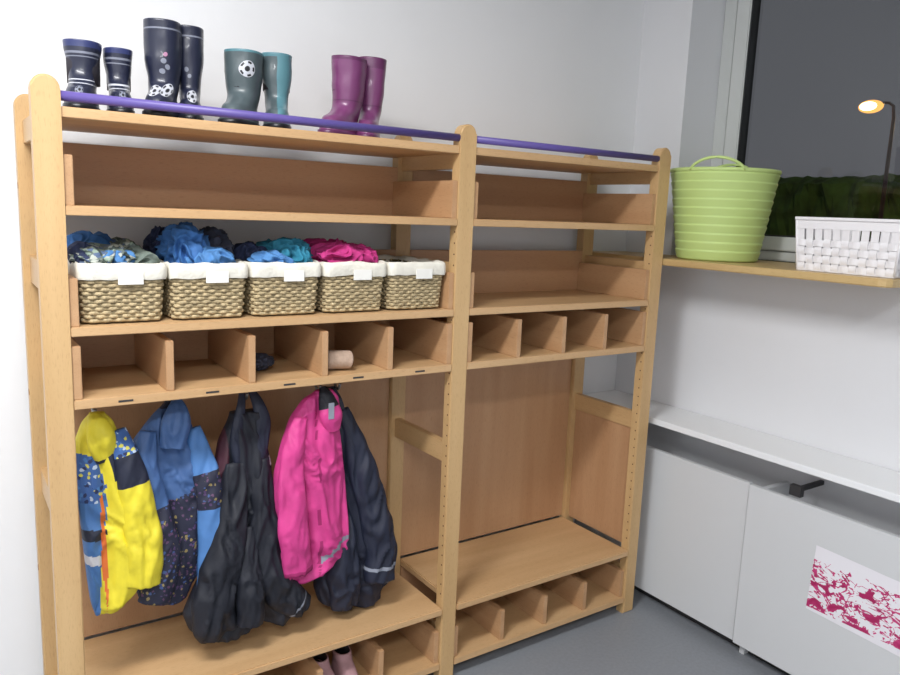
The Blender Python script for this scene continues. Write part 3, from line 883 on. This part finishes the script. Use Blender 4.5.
# ------------------------------------------------------------------ white plastic basket
W = empty('white_woven_basket')
M_wp = plain('white_plastic', (236, 234, 236), 0.4)
bx0, bx1, by0, by1, bz0, bz1 = 2.195, 2.42, -0.768, -0.455, 1.343, 1.502
tap = 0.012
def side(nm, p0, p1, nrm, nvert):
    p0 = Vector(p0); p1 = Vector(p1); nrm = Vector(nrm); L_ = (p1-p0).length; d = (p1-p0).normalized()
    bm = bmesh.new()
    def quadstrip(path, hwv, th):
        n3 = Vector((nrm.x, nrm.y, 0))
        prev = None
        for p in path:
            cur = [bm.verts.new(p-hwv-n3*th), bm.verts.new(p+hwv-n3*th), bm.verts.new(p+hwv+n3*th), bm.verts.new(p-hwv+n3*th)]
            if prev:
                for a in range(4): bm.faces.new((prev[a], prev[(a+1) % 4], cur[(a+1) % 4], cur[a]))
            else: bm.faces.new(cur)
            prev = cur
        bm.faces.new(prev[::-1])
    h = bz1-bz0
    def pos(s, z, off):
        k = (h-z)/h*tap
        q = p0 + d*(k + (L_-2*k)*s)
        q = q - nrm*k + nrm*off
        return Vector((q.x, q.y, bz0+z))
    pitch = L_/nvert
    rowsz = [0.012, 0.036, 0.060, 0.084]
    for i in range(nvert):
        s = (i+0.5)/nvert
        path = []
        for j in range(41):
            z = 0.002+j/40*(h-0.02)
            off = 0.0028*math.cos(math.pi*(z-0.012)/0.024 + math.pi*i) if z < 0.096 else 0.0
            path.append(pos(s, z, off))
        quadstrip(path, Vector((d.x, d.y, 0))*pitch*0.38, 0.0009)
    for j, z in enumerate(rowsz):
        path = []
        n = nvert*6
        for i in range(n+1):
            s = i/n
            off = -0.0028*math.cos(math.pi*(s*nvert-0.5))*(1 if j % 2 == 0 else -1)
            path.append(pos(s, z, off))
        quadstrip(path, Vector((0, 0, 0.0095)), 0.0009)
    quadstrip([pos(0, 0.141, 0), pos(1, 0.141, 0)], Vector((0, 0, 0.015)), 0.002)
    quadstrip([pos(0, h-0.002, 0.002), pos(1, h-0.002, 0.002)], Vector((0, 0, 0.004)), 0.004)
    quadstrip([pos(0, 0.003, 0.0), pos(1, 0.003, 0.0)], Vector((0, 0, 0.003)), 0.002)
    return finish_bm(bm, nm, M_wp, parent=W)
side('side_front', (bx0, by0), (bx0, by1), (-1, 0), 11)
side('side_back', (bx1, by1), (bx1, by0), (1, 0), 11)
side('side_end_near', (bx1, by0), (bx0, by0), (0, -1), 8)
side('side_end_far', (bx0, by1), (bx1, by1), (0, 1), 8)
box('bottom', bx0+tap, bx1-tap, by0+tap, by1-tap, bz0, bz0+0.003, M_wp, W, bev=0)
for q, (x, y) in enumerate(((bx0, by0), (bx0, by1), (bx1, by0), (bx1, by1))):
    sx_ = 1 if x == bx0 else -1; sy_ = 1 if y == by0 else -1
    tube('corner_%d' % q, [(x+sx_*tap, y+sy_*tap, bz0+0.003), (x, y, bz1)], 0.004, M_wp, W, seg=8)

# ------------------------------------------------------------------ lights
def area(n, loc, sx, sy, p, col=(1, 1, 1), rot=(0, 0, 0)):
    l = bpy.data.lights.new(n, 'AREA'); l.shape = 'RECTANGLE'; l.size = sx; l.size_y = sy; l.energy = p; l.color = col
    o = bpy.data.objects.new(n, l); sc.collection.objects.link(o); o.location = loc; o.rotation_euler = rot
    return o
M_diff = emit('lamp_diffuser', (255, 253, 250), 1.0)
M_house = plain('lamp_housing', (230, 230, 230), 0.5)
for i, (x, y, p) in enumerate(((-0.3, -0.95, 68), (-0.5, -2.7, 52))):
    cl_ = empty('ceiling_lamp')
    box('housing', x-0.65, x+0.65, y-0.17, y+0.17, ZC-0.07, ZC-0.001, M_house, cl_)
    box('diffuser', x-0.62, x+0.62, y-0.15, y+0.15, ZC-0.074, ZC-0.071, M_diff, cl_, bev=0)
    a = area('tube_light', (x, y, ZC-0.08), 1.2, 0.28, p, (0.99, 0.995, 1.0)); a.parent = cl_

w = bpy.data.worlds.new('night_sky'); sc.world = w; w.use_nodes = True
w.node_tree.nodes['Background'].inputs['Color'].default_value = lin((86, 87, 92))
w.node_tree.nodes['Background'].inputs['Strength'].default_value = 1.0

# ------------------------------------------------------------------ camera
cam = bpy.data.cameras.new('camera'); co = bpy.data.objects.new('camera', cam); sc.collection.objects.link(co)
right = Vector((0.827, -0.5609, 0.039)); fwd = Vector((0.559, 0.8128, -0.1642)).normalized()
right = (right - fwd*right.dot(fwd)).normalized(); up = right.cross(fwd).normalized()
m = Matrix(((right.x, up.x, -fwd.x, 0), (right.y, up.y, -fwd.y, -1.8), (right.z, up.z, -fwd.z, 1.478), (0, 0, 0, 1)))
co.matrix_world = m
cam.sensor_width = 36; cam.lens = 757/900*36
cam.clip_start = 0.02; cam.clip_end = 300
sc.camera = co
